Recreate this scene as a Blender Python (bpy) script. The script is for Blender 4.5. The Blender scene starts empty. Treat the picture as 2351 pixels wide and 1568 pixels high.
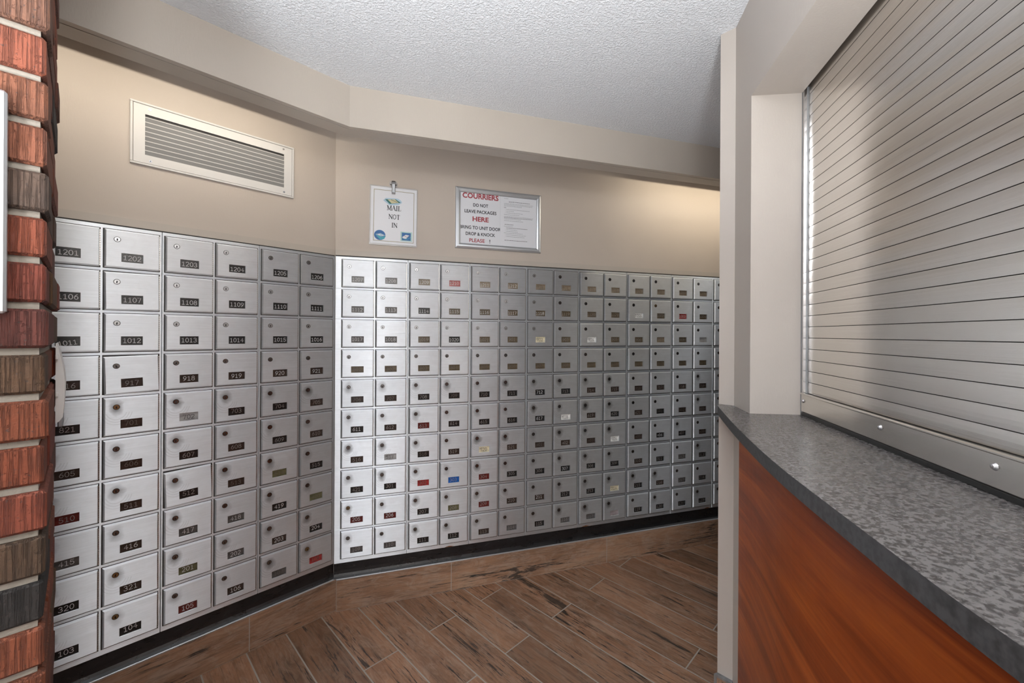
import bpy, math, random
from mathutils import Vector, Matrix
random.seed(7)
C = bpy.context.scene.collection
SC = bpy.context.scene

# ---------------------------------------------------------------- camera
FPX = 949.85; CY = 765.69; ROLL = 0.0055; CH = 1.381
cam_d = bpy.data.cameras.new('camera'); cam = bpy.data.objects.new('camera', cam_d); C.objects.link(cam)
cam_d.sensor_fit = 'HORIZONTAL'; cam_d.sensor_width = 36; cam_d.lens = FPX / 2351 * 36
cam_d.shift_y = -(784 - CY) / 2351; cam_d.clip_start = 0.01
cr, sr = math.cos(ROLL), math.sin(ROLL)
cam.matrix_world = Matrix(((cr, -sr, 0, 0), (0, 0, -1, 0), (sr, cr, 0, CH), (0, 0, 0, 1)))
SC.camera = cam
# ---------------------------------------------------------------- view, world
SC.view_settings.view_transform = 'Standard'; SC.view_settings.look = 'None'
SC.view_settings.gamma = 1; SC.view_settings.use_curve_mapping = False
SC.view_settings.exposure = 0.53
W = bpy.data.worlds.new('world'); SC.world = W; W.use_nodes = True
W.node_tree.nodes['Background'].inputs[0].default_value = (0.9, 0.93, 1.0, 1)
W.node_tree.nodes['Background'].inputs[1].default_value = 0.4
# ---------------------------------------------------------------- lights
FLOOR = -0.008; CEIL = 2.392
def area(name, loc, size, power, col, rot=(0, 0, 0), sy=None, spread=180):
    l = bpy.data.lights.new(name, 'AREA'); l.energy = power; l.color = col
    if sy: l.shape = 'RECTANGLE'; l.size = size; l.size_y = sy
    else: l.shape = 'DISK'; l.size = size
    l.spread = math.radians(spread)
    o = bpy.data.objects.new(name, l); C.objects.link(o); o.location = loc; o.rotation_euler = rot
    return o
FILL_GLOBES = [((0.0, -0.12), 22), ((-1.0, -1.7), 26), ((0.1, -2.6), 26), ((2.7, 2.0), 5), ((-2.9, 1.6), 20)]   # added unseen globes that fill in light: place, emission
GLOBE_Z = 2.16; GLOBE_R = 0.11
# added soft fill behind the camera, standing in for daylight; no glazing is built
area('added_daylight_fill', (-0.7, -3.52, 1.28), 2.6, 46, (0.93, 0.96, 1.0), rot=(math.radians(90), 0, 0), sy=2.0)

# added unseen uplights, put in to brighten the white ceiling
CEILING_FILLS = [((-0.50, -0.30), 25), ((0.10, -0.42), 28), ((-2.6, -2.4), 20), ((3.2, 2.6), 3)]
UP_Z = 1.06
for (x, y), p in CEILING_FILLS:
    area('added_ceiling_fill', (x, y, UP_Z + 0.03), 0.24, p, (0.96, 0.98, 1.0), rot=(math.pi, 0, 0), spread=148)

# ---------------------------------------------------------------- wall frames
CX, CYW = -0.896832, 2.059668
AL, AR = 0.8059, 0.3058
dl = Vector((-math.cos(AL), -math.sin(AL))); dr = Vector((math.cos(AR), math.sin(AR)))
nl = Vector((math.sin(AL), -math.cos(AL))); nr = Vector((math.sin(AR), -math.cos(AR)))
def Lp(s, z=0, d=0): return (CX + dl.x * s + nl.x * d, CYW + dl.y * s + nl.y * d, z)
def Rp(s, z=0, d=0): return (CX + dr.x * s + nr.x * d, CYW + dr.y * s + nr.y * d, z)

# ---------------------------------------------------------------- materials
def mat(name, base=(0.5, 0.5, 0.5), rough=0.5, metal=0.0, **k):
    m = bpy.data.materials.new(name); m.use_nodes = True
    b = m.node_tree.nodes['Principled BSDF']
    b.inputs['Base Color'].default_value = (*base, 1); b.inputs['Roughness'].default_value = rough
    b.inputs['Metallic'].default_value = metal
    for kk, v in k.items(): b.inputs[kk].default_value = v
    return m
class NT:
    def __init__(s, m): s.m = m; s.t = m.node_tree; s.b = s.t.nodes['Principled BSDF']
    def n(s, typ, **k):
        x = s.t.nodes.new(typ)
        for kk, v in k.items():
            if kk.startswith('i_'): x.inputs[int(kk[2:])].default_value = v
            else: setattr(x, kk, v)
        return x
    def l(s, a, b): s.t.links.new(a, b)
    def coords(s, scale, which='Object', rot=(0, 0, 0), loc=(0, 0, 0)):
        tc = s.n('ShaderNodeTexCoord'); mp = s.n('ShaderNodeMapping')
        mp.inputs['Scale'].default_value = scale; mp.inputs['Rotation'].default_value = rot; mp.inputs['Location'].default_value = loc
        s.l(tc.outputs[which], mp.inputs[0]); return mp.outputs[0]
    def noise(s, vec, scale=1, detail=3, rough=0.5, dist=0):
        x = s.n('ShaderNodeTexNoise'); x.inputs['Scale'].default_value = scale; x.inputs['Detail'].default_value = detail
        x.inputs['Roughness'].default_value = rough; x.inputs['Distortion'].default_value = dist
        s.l(vec, x.inputs['Vector']); return x.outputs['Fac']
    def ramp(s, fac, stops, interp='LINEAR'):
        r = s.n('ShaderNodeValToRGB'); r.color_ramp.interpolation = interp
        e = r.color_ramp.elements
        while len(e) < len(stops): e.new(0.5)
        for i, (p, c) in enumerate(stops):
            e[i].position = p; e[i].color = (*c, 1) if len(c) == 3 else c
        s.l(fac, r.inputs[0]); return r.outputs[0]
    def mix(s, fac, a, b, mode='MIX'):
        x = s.n('ShaderNodeMix', data_type='RGBA', blend_type=mode)
        for sock, v in ((x.inputs[0], fac), (x.inputs[6], a), (x.inputs[7], b)):
            if hasattr(v, 'node'): s.l(v, sock)
            elif isinstance(v, tuple): sock.default_value = (*v, 1)
            else: sock.default_value = v
        return x.outputs[2]
    def math(s, op, a, b=0.0, c=None, clamp=False):
        x = s.n('ShaderNodeMath', operation=op); x.use_clamp = clamp
        for sock, v in zip(x.inputs, (a, b) if c is None else (a, b, c)):
            if hasattr(v, 'node'): s.l(v, sock)
            else: sock.default_value = v
        return x.outputs[0]
    def bump(s, h, strength=0.3, dist=0.001, nrm=None):
        x = s.n('ShaderNodeBump'); x.inputs['Strength'].default_value = strength; x.inputs['Distance'].default_value = dist
        s.l(h, x.inputs['Height'])
        if nrm: s.l(nrm, x.inputs['Normal'])
        s.l(x.outputs[0], s.b.inputs['Normal']); return x.outputs[0]

def wall_mat(name, base, rough=0.55):
    m = mat(name, base, rough); t = NT(m)
    v = t.coords((240, 240, 60)); h = t.noise(v, 1, 3, 0.6)
    w = t.noise(t.coords((2, 2, 2)), 1, 3)
    t.l(t.ramp(w, [(0.3, tuple(c * 0.96 for c in base)), (0.7, tuple(min(1, c * 1.03) for c in base))]), t.b.inputs['Base Color'])
    t.bump(h, 0.25, 0.0012)
    return m
M = {}
M['wall'] = wall_mat('taupe_paint', (0.52, 0.46, 0.40))
M['wall_light'] = wall_mat('beige_paint', (0.47, 0.43, 0.39), 0.4)
M['wall_dark'] = wall_mat('dim_passage_paint', (0.20, 0.17, 0.15), 0.6)  # dark tone stands in for the dimness of the passage
M['trim_paint'] = wall_mat('taupe_satin_paint', (0.475, 0.43, 0.375), 0.42)

def popcorn():
    m = mat('textured_ceiling', (0.83, 0.86, 0.90), 0.9); t = NT(m)
    v = t.coords((1, 1, 1))
    a = t.noise(v, 130, 4, 0.6, 0.4); b = t.noise(v, 60, 3, 0.6, 0.3)
    h = t.math('ADD', t.ramp(a, [(0.42, (0, 0, 0)), (0.66, (1, 1, 1))]), t.math('MULTIPLY', b, 0.8))
    t.bump(h, 0.62, 0.0055)
    return m
M['ceiling'] = popcorn()

def brushed(name, base, rough, smudge=0.0, aniso=1.0, zs=420, xs=5, lock=(-0.0408, 0.103), var=0.12, metal=0.8, rvar=0.16, bv=0.22):
    m = mat(name, base, rough, metal); t = NT(m)
    oi = t.n('ShaderNodeObjectInfo')
    tc = t.n('ShaderNodeTexCoord')
    off = t.n('ShaderNodeVectorMath', operation='ADD'); t.l(tc.outputs['Object'], off.inputs[0])
    rv = t.n('ShaderNodeCombineXYZ'); rr = t.math('MULTIPLY', oi.outputs['Random'], 37.0)
    t.l(rr, rv.inputs[0]); t.l(rr, rv.inputs[2]); t.l(rv.outputs[0], off.inputs[1])
    mp = t.n('ShaderNodeMapping'); mp.inputs['Scale'].default_value = (xs, xs, zs); t.l(off.outputs[0], mp.inputs[0])
    ln = t.noise(mp.outputs[0], 1, 4, 0.7)
    mp2 = t.n('ShaderNodeMapping'); mp2.inputs['Scale'].default_value = (14, 14, 22); t.l(off.outputs[0], mp2.inputs[0])
    bl = t.noise(mp2.outputs[0], 1, 3, 0.6, 0.5)
    k = t.math('MULTIPLY_ADD', t.math('SUBTRACT', ln, 0.5), 0.34, 1.0)
    k = t.math('MULTIPLY', k, t.math('MULTIPLY_ADD', t.math('SUBTRACT', bl, 0.5), bv, 1.0))
    k = t.math('MULTIPLY', k, t.math('MULTIPLY_ADD', t.math('SUBTRACT', oi.outputs['Random'], 0.5), var, 1.0))
    cc = t.n('ShaderNodeCombineColor')
    for i in range(3): t.l(t.math('MULTIPLY', k, base[i]), cc.inputs[i])
    col = cc.outputs[0]
    r = t.math('MULTIPLY_ADD', t.math('SUBTRACT', bl, 0.5), rvar, rough)
    if smudge:
        sx = t.n('ShaderNodeSeparateXYZ'); t.l(tc.outputs['Object'], sx.inputs[0])
        dx = t.math('SUBTRACT', sx.outputs[0], lock[0]); dz = t.math('MULTIPLY', t.math('SUBTRACT', sx.outputs[2], lock[1] - 0.006), 0.75)
        dist = t.math('SQRT', t.math('ADD', t.math('MULTIPLY', dx, dx), t.math('MULTIPLY', dz, dz)))
        dd = t.math('MULTIPLY_ADD', t.math('SUBTRACT', bl, 0.5), 0.03, dist)
        f = t.math('SUBTRACT', 1.0, t.math('DIVIDE', dd, 0.025), clamp=True)
        f = t.math('MULTIPLY', f, t.math('MULTIPLY_ADD', oi.outputs['Random'], smudge, smudge * 0.45), clamp=True)
        # worn arcs that key rings left below the lock
        wv = t.math('SINE', t.math('MULTIPLY', dist, 900.0))
        am = t.math('MULTIPLY', t.math('GREATER_THAN', dist, 0.024), t.math('LESS_THAN', dist, 0.048))
        am = t.math('MULTIPLY', am, t.math('LESS_THAN', dz, -0.012))
        am = t.math('MULTIPLY', am, t.math('GREATER_THAN', oi.outputs['Random'], 0.45))
        arc = t.math('MULTIPLY', t.math('MULTIPLY', t.math('MAXIMUM', wv, 0.0), am), t.math('MULTIPLY', bl, 0.28))
        col = t.mix(t.math('ADD', f, arc, clamp=True), col, (0.10, 0.09, 0.09))
        r = t.math('MULTIPLY_ADD', f, 0.25, r)
    t.l(col, t.b.inputs['Base Color']); t.l(r, t.b.inputs['Roughness'])
    tg = t.n('ShaderNodeTangent', direction_type='UV_MAP', uv_map='UVMap'); t.l(tg.outputs[0], t.b.inputs['Tangent'])
    t.b.inputs['Anisotropic'].default_value = aniso; t.b.inputs['Anisotropic Rotation'].default_value = 0.25
    t.bump(ln, 0.05, 0.0004)
    return m
M['door'] = brushed('brushed_aluminium_door', (0.82, 0.86, 0.90), 0.49, 0.0)
M['door_worn'] = brushed('worn_aluminium_door', (0.81, 0.85, 0.89), 0.51, 0.65)
M['frame'] = brushed('brushed_aluminium_frame', (0.75, 0.79, 0.83), 0.40, 0.0, var=0.05)
M['shutter'] = brushed('stainless_slat', (0.74, 0.71, 0.67), 0.26, 0.0, aniso=0.6, zs=500, xs=2, var=0.04, metal=1.0, rvar=0.02, bv=0.05)
M['steel'] = mat('polished_steel', (0.62, 0.62, 0.63), 0.22, 1.0)
M['galv'] = mat('galvanised_rail', (0.60, 0.62, 0.64), 0.5, 0.75)
t = NT(M['galv']); t.l(t.ramp(t.noise(t.coords((30, 30, 12)), 1, 3), [(0.3, (0.26, 0.275, 0.29)), (0.7, (0.42, 0.44, 0.46))]), t.b.inputs['Base Color'])
M['chrome'] = mat('lock_chrome', (0.46, 0.46, 0.47), 0.32, 1.0)
M['lock_dark'] = mat('lock_dark_chrome', (0.22, 0.21, 0.21), 0.25, 1.0)
M['lock_brass'] = mat('lock_brass', (0.30, 0.20, 0.10), 0.3, 1.0)
M['black'] = mat('black_hole', (0.01, 0.01, 0.01), 0.5)
M['rust'] = mat('rust', (0.20, 0.07, 0.02), 0.9)
M['gap'] = mat('dark_gap', (0.03, 0.028, 0.026), 0.6)
M['knuckle'] = mat('hinge_metal', (0.45, 0.44, 0.42), 0.35, 1.0)
M['white_paint'] = mat('white_enamel', (0.66, 0.65, 0.63), 0.4)
M['louvre'] = mat('grey_louvre', (0.25, 0.25, 0.245), 0.5)
M['paper'] = mat('white_paper', (0.72, 0.74, 0.78), 0.35)
M['plastic_clear'] = mat('clear_sleeve_edge', (0.75, 0.75, 0.75), 0.12, 0.0, Alpha=0.45)
M['snap'] = mat('satin_silver_frame', (0.62, 0.65, 0.68), 0.34, 0.75)
M['ink'] = mat('black_ink', (0.012, 0.014, 0.02), 0.5)
M['ink_red'] = mat('red_ink', (0.36, 0.045, 0.06), 0.5)
M['ink_grey'] = mat('grey_print', (0.16, 0.17, 0.19), 0.5)
M['gold'] = mat('gold_border_ink', (0.24, 0.21, 0.07), 0.5)
M['light_blue'] = mat('light_blue_ink', (0.40, 0.56, 0.68), 0.5)
M['blue'] = mat('blue_ink', (0.02, 0.13, 0.36), 0.5)
M['teal'] = mat('teal_ink', (0.05, 0.36, 0.46), 0.5)
M['mint'] = mat('mint_ink', (0.42, 0.62, 0.60), 0.5)
M['green'] = mat('dark_green_ink', (0.03, 0.15, 0.13), 0.5)
M['cream_ink'] = mat('cream_ink', (0.58, 0.55, 0.34), 0.5)
M['dig_white'] = mat('number_white', (0.62, 0.62, 0.62), 0.5)
M['dig_dim'] = mat('number_dim', (0.26, 0.24, 0.225), 0.5)
M['dig_faint'] = mat('number_faint', (0.12, 0.105, 0.09), 0.5)
M['dig_dark'] = mat('number_dark', (0.04, 0.04, 0.04), 0.5)
PL = {'black': (0.018, 0.017, 0.017), 'brown': (0.040, 0.028, 0.023), 'grey': (0.085, 0.08, 0.078), 'tan': (0.20, 0.155, 0.105), 'bronze': (0.105, 0.08, 0.05),  # tan and bronze paint reflected light onto dark windows
      'red': (0.30, 0.03, 0.03), 'darkred': (0.11, 0.018, 0.016), 'white': (0.68, 0.68, 0.65), 'cream': (0.62, 0.56, 0.40), 'blue': (0.012, 0.10, 0.36),
      'silver': (0.36, 0.36, 0.36), 'olive': (0.11, 0.105, 0.055), 'mauve': (0.30, 0.26, 0.26)}
for k, v in PL.items():
    M['pl_' + k] = mat('window_' + k, v, 0.22)
    t = NT(M['pl_' + k]); oi = t.n('ShaderNodeObjectInfo')
    nn = t.noise(t.coords((30, 30, 60)), 1, 2); t.l(t.ramp(nn, [(0.35, tuple(c * 0.7 for c in v)), (0.65, tuple(min(1, c * 1.25) for c in v))]), t.b.inputs['Base Color'])
M['gasket'] = mat('black_rubber', (0.015, 0.016, 0.016), 0.35)

def cove_mat():
    m = mat('black_vinyl_cove', (0.012, 0.012, 0.013), 0.28); t = NT(m)
    n = t.noise(t.coords((10, 10, 26)), 1, 6, 0.75, 1.0)
    t.l(t.ramp(n, [(0.60, (0.010, 0.010, 0.011)), (0.72, (0.045, 0.045, 0.048))]), t.b.inputs['Base Color'])
    t.l(t.ramp(n, [(0.4, (0.25,) * 3), (0.7, (0.5,) * 3)]), t.b.inputs['Roughness'])
    return m
M['cove'] = cove_mat()

def plank_mat(name, floor=True):
    m = mat(name, (0.3, 0.2, 0.12), 0.42); t = NT(m)
    tc = t.n('ShaderNodeTexCoord'); mp = t.n('ShaderNodeMapping'); t.l(tc.outputs['Object'], mp.inputs[0])
    if floor:
        mp.inputs['Rotation'].default_value = (0, 0, math.radians(44.8)); mp.inputs['Location'].default_value = (0.35, -0.148, 0)
    v = mp.outputs[0]
    if floor:
        br = t.n('ShaderNodeTexBrick'); br.offset = 0.37; br.offset_frequency = 2; br.squash = 1
        t.l(v, br.inputs['Vector'])
        for k, val in (('Scale', 1.0), ('Mortar Size', 0.003), ('Mortar Smooth', 0.15), ('Bias', 0.0), ('Brick Width', 0.93), ('Row Height', 0.1585)):
            br.inputs[k].default_value = val
        br.inputs['Color1'].default_value = (0, 0, 0, 1); br.inputs['Color2'].default_value = (1, 1, 1, 1); br.inputs['Mortar'].default_value = (0, 0, 0, 1)
        rnd = br.outputs['Color']; gm = br.outputs['Fac']
    # shift the grain per plank
    add = t.n('ShaderNodeVectorMath', operation='ADD'); t.l(v, add.inputs[0])
    if floor:
        sc_ = t.n('ShaderNodeVectorMath', operation='SCALE'); t.l(rnd, sc_.inputs[0]); sc_.inputs['Scale'].default_value = 9.0; t.l(sc_.outputs[0], add.inputs[1])
    vg = add.outputs[0]
    def m2(scale):
        q = t.n('ShaderNodeMapping'); q.inputs['Scale'].default_value = scale; t.l(vg, q.inputs[0]); return q.outputs[0]
    sx = lambda a, b: (a, b, b)
    fine = t.noise(m2(sx(5, 90)), 1, 6, 0.7, 0.6)
    big = t.noise(m2(sx(2.2, 9)), 1, 4, 0.6, 0.8)
    spot = t.noise(m2(sx(9, 22)), 1, 6, 0.75, 1.2)
    char = t.noise(m2(sx(1.5, 13)), 1, 8, 0.72, 1.2)
    col = t.ramp(big, [(0.25, (0.16, 0.090, 0.054)), (0.45, (0.265, 0.140, 0.080)), (0.62, (0.33, 0.180, 0.105)), (0.8, (0.36, 0.235, 0.155))])
    col = t.mix(t.math('MULTIPLY', t.ramp(spot, [(0.45, (0, 0, 0)), (0.62, (1, 1, 1))]), 0.55), col, (0.38, 0.27, 0.20))
    col = t.mix(0.75, col, t.ramp(fine, [(0.3, (0.42, 0.40, 0.39)), (0.50, (1, 1, 1)), (0.7, (1.15, 1.12, 1.10))]), 'MULTIPLY')
    if floor: col = t.mix(0.8, col, t.ramp(rnd, [(0.0, (0.62, 0.60, 0.58)), (0.5, (1, 1, 1)), (1.0, (1.18, 1.12, 1.08))]), 'MULTIPLY')
    crack = t.ramp(t.noise(m2(sx(7, 130)), 1, 4, 0.65, 0.6), [(0.55, (0, 0, 0)), (0.60, (1, 1, 1))])
    cmask = t.ramp(char, [(0.48, (0, 0, 0)), (0.56, (1, 1, 1))])
    blk = t.ramp(char, [(0.60, (0, 0, 0)), (0.63, (1, 1, 1))])
    dk = t.math('MAXIMUM', t.math('MULTIPLY', crack, cmask), t.math('MULTIPLY', blk, 0.85))
    col = t.mix(dk, col, (0.028, 0.024, 0.020))
    if floor: col = t.mix(gm, col, (0.36, 0.33, 0.29))
    if not floor: col = t.mix(1.0, col, (1.08, 1.16, 1.22), 'MULTIPLY')
    t.l(col, t.b.inputs['Base Color'])
    h = t.math('SUBTRACT', t.math('MULTIPLY', fine, 0.4), t.math('MULTIPLY', dk, 0.7))
    if floor: h = t.math('SUBTRACT', h, t.math('MULTIPLY', gm, 2.0))
    t.bump(h, 0.35, 0.0015)
    return m
M['floor'] = plank_mat('wood_look_floor_tile', True)
M['tile'] = plank_mat('wood_look_wall_tile', False)   # same ware as the floor
M['grout'] = mat('grout', (0.40, 0.37, 0.33), 0.8)

def counter_mat():
    m = mat('grey_speckled_laminate', (0.2, 0.2, 0.2), 0.27); t = NT(m)
    n = t.noise(t.coords((1, 1, 1)), 150, 2, 0.5, 0.25); n2 = t.noise(t.coords((1, 1, 1)), 12, 2, 0.5, 0.2)
    c = t.ramp(n, [(0.36, (0.030, 0.029, 0.030)), (0.47, (0.080, 0.077, 0.077)), (0.56, (0.125, 0.119, 0.118)), (0.70, (0.150, 0.143, 0.141))])
    c = t.mix(t.math('MULTIPLY', n2, 0.35), c, (0.085, 0.075, 0.074))
    t.l(c, t.b.inputs['Base Color']); t.l(t.ramp(n, [(0.3, (0.20,) * 3), (0.7, (0.34,) * 3)]), t.b.inputs['Roughness'])
    return m
M['counter'] = counter_mat()
M['counter_edge'] = mat('dark_grey_edge', (0.05, 0.052, 0.056), 0.4)
t = NT(M['counter_edge']); t.l(t.ramp(t.noise(t.coords((1, 1, 1)), 110, 3), [(0.35, (0.030, 0.031, 0.033)), (0.6, (0.062, 0.064, 0.068))]), t.b.inputs['Base Color'])

def cherry():
    m = mat('cherry_veneer', (0.25, 0.08, 0.03), 0.34, **{'Specular IOR Level': 0.22}); t = NT(m)
    v = t.coords((1, 1, 1), 'UV')
    def mm(s):
        q = t.n('ShaderNodeMapping'); q.inputs['Scale'].default_value = s; t.l(v, q.inputs[0]); return q.outputs[0]
    a = t.noise(mm((1.2, 16, 1)), 1, 5, 0.6, 1.2); b = t.noise(mm((3, 130, 1)), 1, 3, 0.6)
    c = t.ramp(a, [(0.30, (0.22, 0.042, 0.010)), (0.5, (0.36, 0.075, 0.015)), (0.70, (0.52, 0.130, 0.022))])
    c = t.mix(0.35, c, t.ramp(b, [(0.3, (0.6, 0.55, 0.5)), (0.6, (1, 1, 1))]), 'MULTIPLY')
    t.l(c, t.b.inputs['Base Color'])
    return m
M['cherry'] = cherry()

def brick_mat():
    m = mat('raked_brick', (0.4, 0.15, 0.08), 0.75); t = NT(m)
    at = t.n('ShaderNodeAttribute', attribute_name='Col')
    v = t.coords((1, 1, 1))
    gr = t.noise(t.coords((270, 270, 9)), 1, 4, 0.65)
    sp = t.noise(v, 190, 4, 0.7); bigv = t.noise(v, 24, 4)
    c = t.mix(1.0, at.outputs['Color'], t.ramp(gr, [(0.34, (0.66, 0.62, 0.62)), (0.46, (1, 1, 1)), (0.70, (1.25, 1.25, 1.22))]), 'MULTIPLY')
    c = t.mix(0.8, c, t.ramp(bigv, [(0.35, (0.78, 0.80, 0.82)), (0.62, (1.10, 1.07, 1.05))]), 'MULTIPLY')
    c = t.mix(t.ramp(sp, [(0.30, (1, 1, 1)), (0.38, (0, 0, 0))]), c, (0.05, 0.035, 0.03))
    t.l(c, t.b.inputs['Base Color'])
    pit = t.ramp(t.noise(v, 75, 5, 0.75), [(0.60, (0, 0, 0)), (0.70, (1, 1, 1))])
    t.bump(t.math('ADD', t.math('MULTIPLY', t.ramp(gr, [(0.38, (0, 0, 0)), (0.52, (1, 1, 1))]), 0.8), t.math('SUBTRACT', t.math('MULTIPLY', sp, 0.5), t.math('MULTIPLY', pit, 0.9))), 0.9, 0.0028)
    return m
M['brick'] = brick_mat()
M['mortar'] = mat('mortar', (0.25, 0.225, 0.19), 0.9)
t = NT(M['mortar']); t.bump(t.noise(t.coords((1, 1, 1)), 160, 4), 0.6, 0.003)
M['lamp_white'] = mat('lamp_diffuser', (0.8, 0.8, 0.78), 0.5)
M['lamp_ring'] = mat('lamp_ring', (0.7, 0.7, 0.7), 0.3)

# ---------------------------------------------------------------- mesh helpers
class MB:
    def __init__(s): s.v = []; s.f = []; s.mi = []; s.col = []
    def face(s, pts, mi=0, col=None):
        n = len(s.v); s.v += [tuple(p) for p in pts]; s.f.append(tuple(range(n, n + len(pts)))); s.mi.append(mi); s.col.append(col); return s
    def box(s, x0, x1, y0, y1, z0, z1, mi=0, b=0.0, col=None):
        if b <= 0:
            P = [(x0, y0, z0), (x1, y0, z0), (x1, y1, z0), (x0, y1, z0), (x0, y0, z1), (x1, y0, z1), (x1, y1, z1), (x0, y1, z1)]
            n = len(s.v); s.v += P
            for q in ((3, 2, 1, 0), (4, 5, 6, 7), (0, 1, 5, 4), (1, 2, 6, 5), (2, 3, 7, 6), (3, 0, 4, 7)):
                s.f.append(tuple(n + i for i in q)); s.mi.append(mi); s.col.append(col)
            return s
        # chamfered box
        xs, ys, zs = (x0, x1), (y0, y1), (z0, z1); sg = (1, -1)
        n = len(s.v); idx = {}
        for i in (0, 1):
            for j in (0, 1):
                for k in (0, 1):
                    for a in range(3):
                        p = [xs[i] + sg[i] * b, ys[j] + sg[j] * b, zs[k] + sg[k] * b]
                        p[a] = (xs[i], ys[j], zs[k])[a]
                        idx[(i, j, k, a)] = len(s.v); s.v.append(tuple(p))
        def add(q):
            # orient outward
            c = Vector(((x0 + x1) / 2, (y0 + y1) / 2, (z0 + z1) / 2)); pts = [Vector(s.v[i]) for i in q]
            nn = (pts[1] - pts[0]).cross(pts[2] - pts[0]); ce = sum(pts, Vector()) / len(pts)
            if nn.dot(ce - c) < 0: q = q[::-1]
            s.f.append(tuple(q)); s.mi.append(mi); s.col.append(col)
        for a, (u, w) in enumerate(((1, 2), (0, 2), (0, 1))):
            for side in (0, 1):
                def key(p, q_):
                    t_ = [0, 0, 0]; t_[a] = side; t_[u] = p; t_[w] = q_; return idx[(*t_, a)]
                add([key(0, 0), key(1, 0), key(1, 1), key(0, 1)])
        for a, (u, w) in enumerate(((1, 2), (0, 2), (0, 1))):     # edges along axis a
            for p in (0, 1):
                for q_ in (0, 1):
                    def k2(e, ax):
                        t_ = [0, 0, 0]; t_[a] = e; t_[u] = p; t_[w] = q_; return idx[(*t_, ax)]
                    add([k2(0, u), k2(1, u), k2(1, w), k2(0, w)])
        for i in (0, 1):
            for j in (0, 1):
                for k in (0, 1): add([idx[(i, j, k, 0)], idx[(i, j, k, 1)], idx[(i, j, k, 2)]])
        return s
    def prism(s, poly, z0, z1, mi=0, mi_top=None):
        n = len(s.v); k = len(poly)
        s.v += [(x, y, z0) for x, y in poly] + [(x, y, z1) for x, y in poly]
        for i in range(k):
            j = (i + 1) % k; s.f.append((n + i, n + j, n + k + j, n + k + i)); s.mi.append(mi); s.col.append(None)
        s.f.append(tuple(n + k + i for i in range(k))); s.mi.append(mi if mi_top is None else mi_top); s.col.append(None)
        s.f.append(tuple(n + i for i in reversed(range(k)))); s.mi.append(mi); s.col.append(None)
        return s
    def disc_y(s, cx, cz, r, y0, y1, n=20, mi=0, r1=None):      # cylinder along Y, front at y0
        r1 = r if r1 is None else r1; b = len(s.v)
        for i in range(n):
            a = 2 * math.pi * i / n; s.v.append((cx + r1 * math.cos(a), y0, cz + r1 * math.sin(a)))
        for i in range(n):
            a = 2 * math.pi * i / n; s.v.append((cx + r * math.cos(a), y1, cz + r * math.sin(a)))
        s.f.append(tuple(b + i for i in range(n))); s.mi.append(mi); s.col.append(None)
        for i in range(n):
            j = (i + 1) % n; s.f.append((b + i, b + n + i, b + n + j, b + j)); s.mi.append(mi); s.col.append(None)
        return s
    def poly_y(s, pts, y, mi=0, t=0.0004):                       # flat shape facing -Y with a hair of thickness
        s.face([(x, y, z) for x, z in pts], mi)
        k = len(pts)
        for i in range(k):
            j = (i + 1) % k; s.face([(pts[i][0], y, pts[i][1]), (pts[i][0], y + t, pts[i][1]), (pts[j][0], y + t, pts[j][1]), (pts[j][0], y, pts[j][1])], mi)
        return s
    def stroke(s, pts, w, y, mi=0):                              # ribbon along points in XZ
        n = len(pts); L = []; R = []
        for i, (x, z) in enumerate(pts):
            a = pts[max(i - 1, 0)]; b = pts[min(i + 1, n - 1)]
            dx, dz = b[0] - a[0], b[1] - a[1]; l = math.hypot(dx, dz) or 1
            ex = ez = 0
            if i == 0: ex, ez = -dx / l * w / 2, -dz / l * w / 2
            if i == n - 1: ex, ez = dx / l * w / 2, dz / l * w / 2
            L.append((x - dz / l * w / 2 + ex, z + dx / l * w / 2 + ez)); R.append((x + dz / l * w / 2 + ex, z - dx / l * w / 2 + ez))
        for i in range(n - 1):
            s.face([(*_xz(L[i], y),), (*_xz(R[i], y),), (*_xz(R[i + 1], y),), (*_xz(L[i + 1], y),)], mi)
        return s
    def mesh(s, name, mats, uv='xz', smooth=False):
        me = bpy.data.meshes.new(name); me.from_pydata(s.v, [], s.f)
        for m_ in mats: me.materials.append(m_)
        for p, i in zip(me.polygons, s.mi): p.material_index = i; p.use_smooth = smooth
        if uv:
            l = me.uv_layers.new(name='UVMap'); vs = me.vertices
            for p in me.polygons:
                n = p.normal
                for li in p.loop_indices:
                    co = vs[me.loops[li].vertex_index].co
                    l.data[li].uv = (co.x + co.y * 0.31, co.z) if abs(n.z) < 0.9 else (co.x, co.y)
        if any(c is not None for c in s.col):
            ca = me.color_attributes.new('Col', 'FLOAT_COLOR', 'CORNER')
            for p, c in zip(me.polygons, s.col):
                for li in p.loop_indices: ca.data[li].color = (*(c or (0.5, 0.5, 0.5)), 1)
        me.validate(); me.update()
        return me
def _xz(p, y): return (p[0], y, p[1])
def obj(name, me, parent=None, loc=(0, 0, 0), rz=0):
    o = bpy.data.objects.new(name, me); C.objects.link(o); o.location = loc; o.rotation_euler = (0, 0, rz)
    if parent: o.parent = parent
    return o
def mk(name, mb, mats, parent=None, loc=(0, 0, 0), rz=0, **k): return obj(name, mb.mesh(name, mats if isinstance(mats, list) else [mats], **k), parent, loc, rz)
def empty(name, loc, rz=0, rx=0):
    o = bpy.data.objects.new(name, None); C.objects.link(o); o.location = loc; o.rotation_euler = (rx, 0, rz); o.empty_display_size = 0.05; return o
def tag(o, label, cat, group=None):
    o['label'] = label; o['category'] = cat
    if group: o['group'] = group
    return o
def struct(o): o['kind'] = 'structure'; return o

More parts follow.
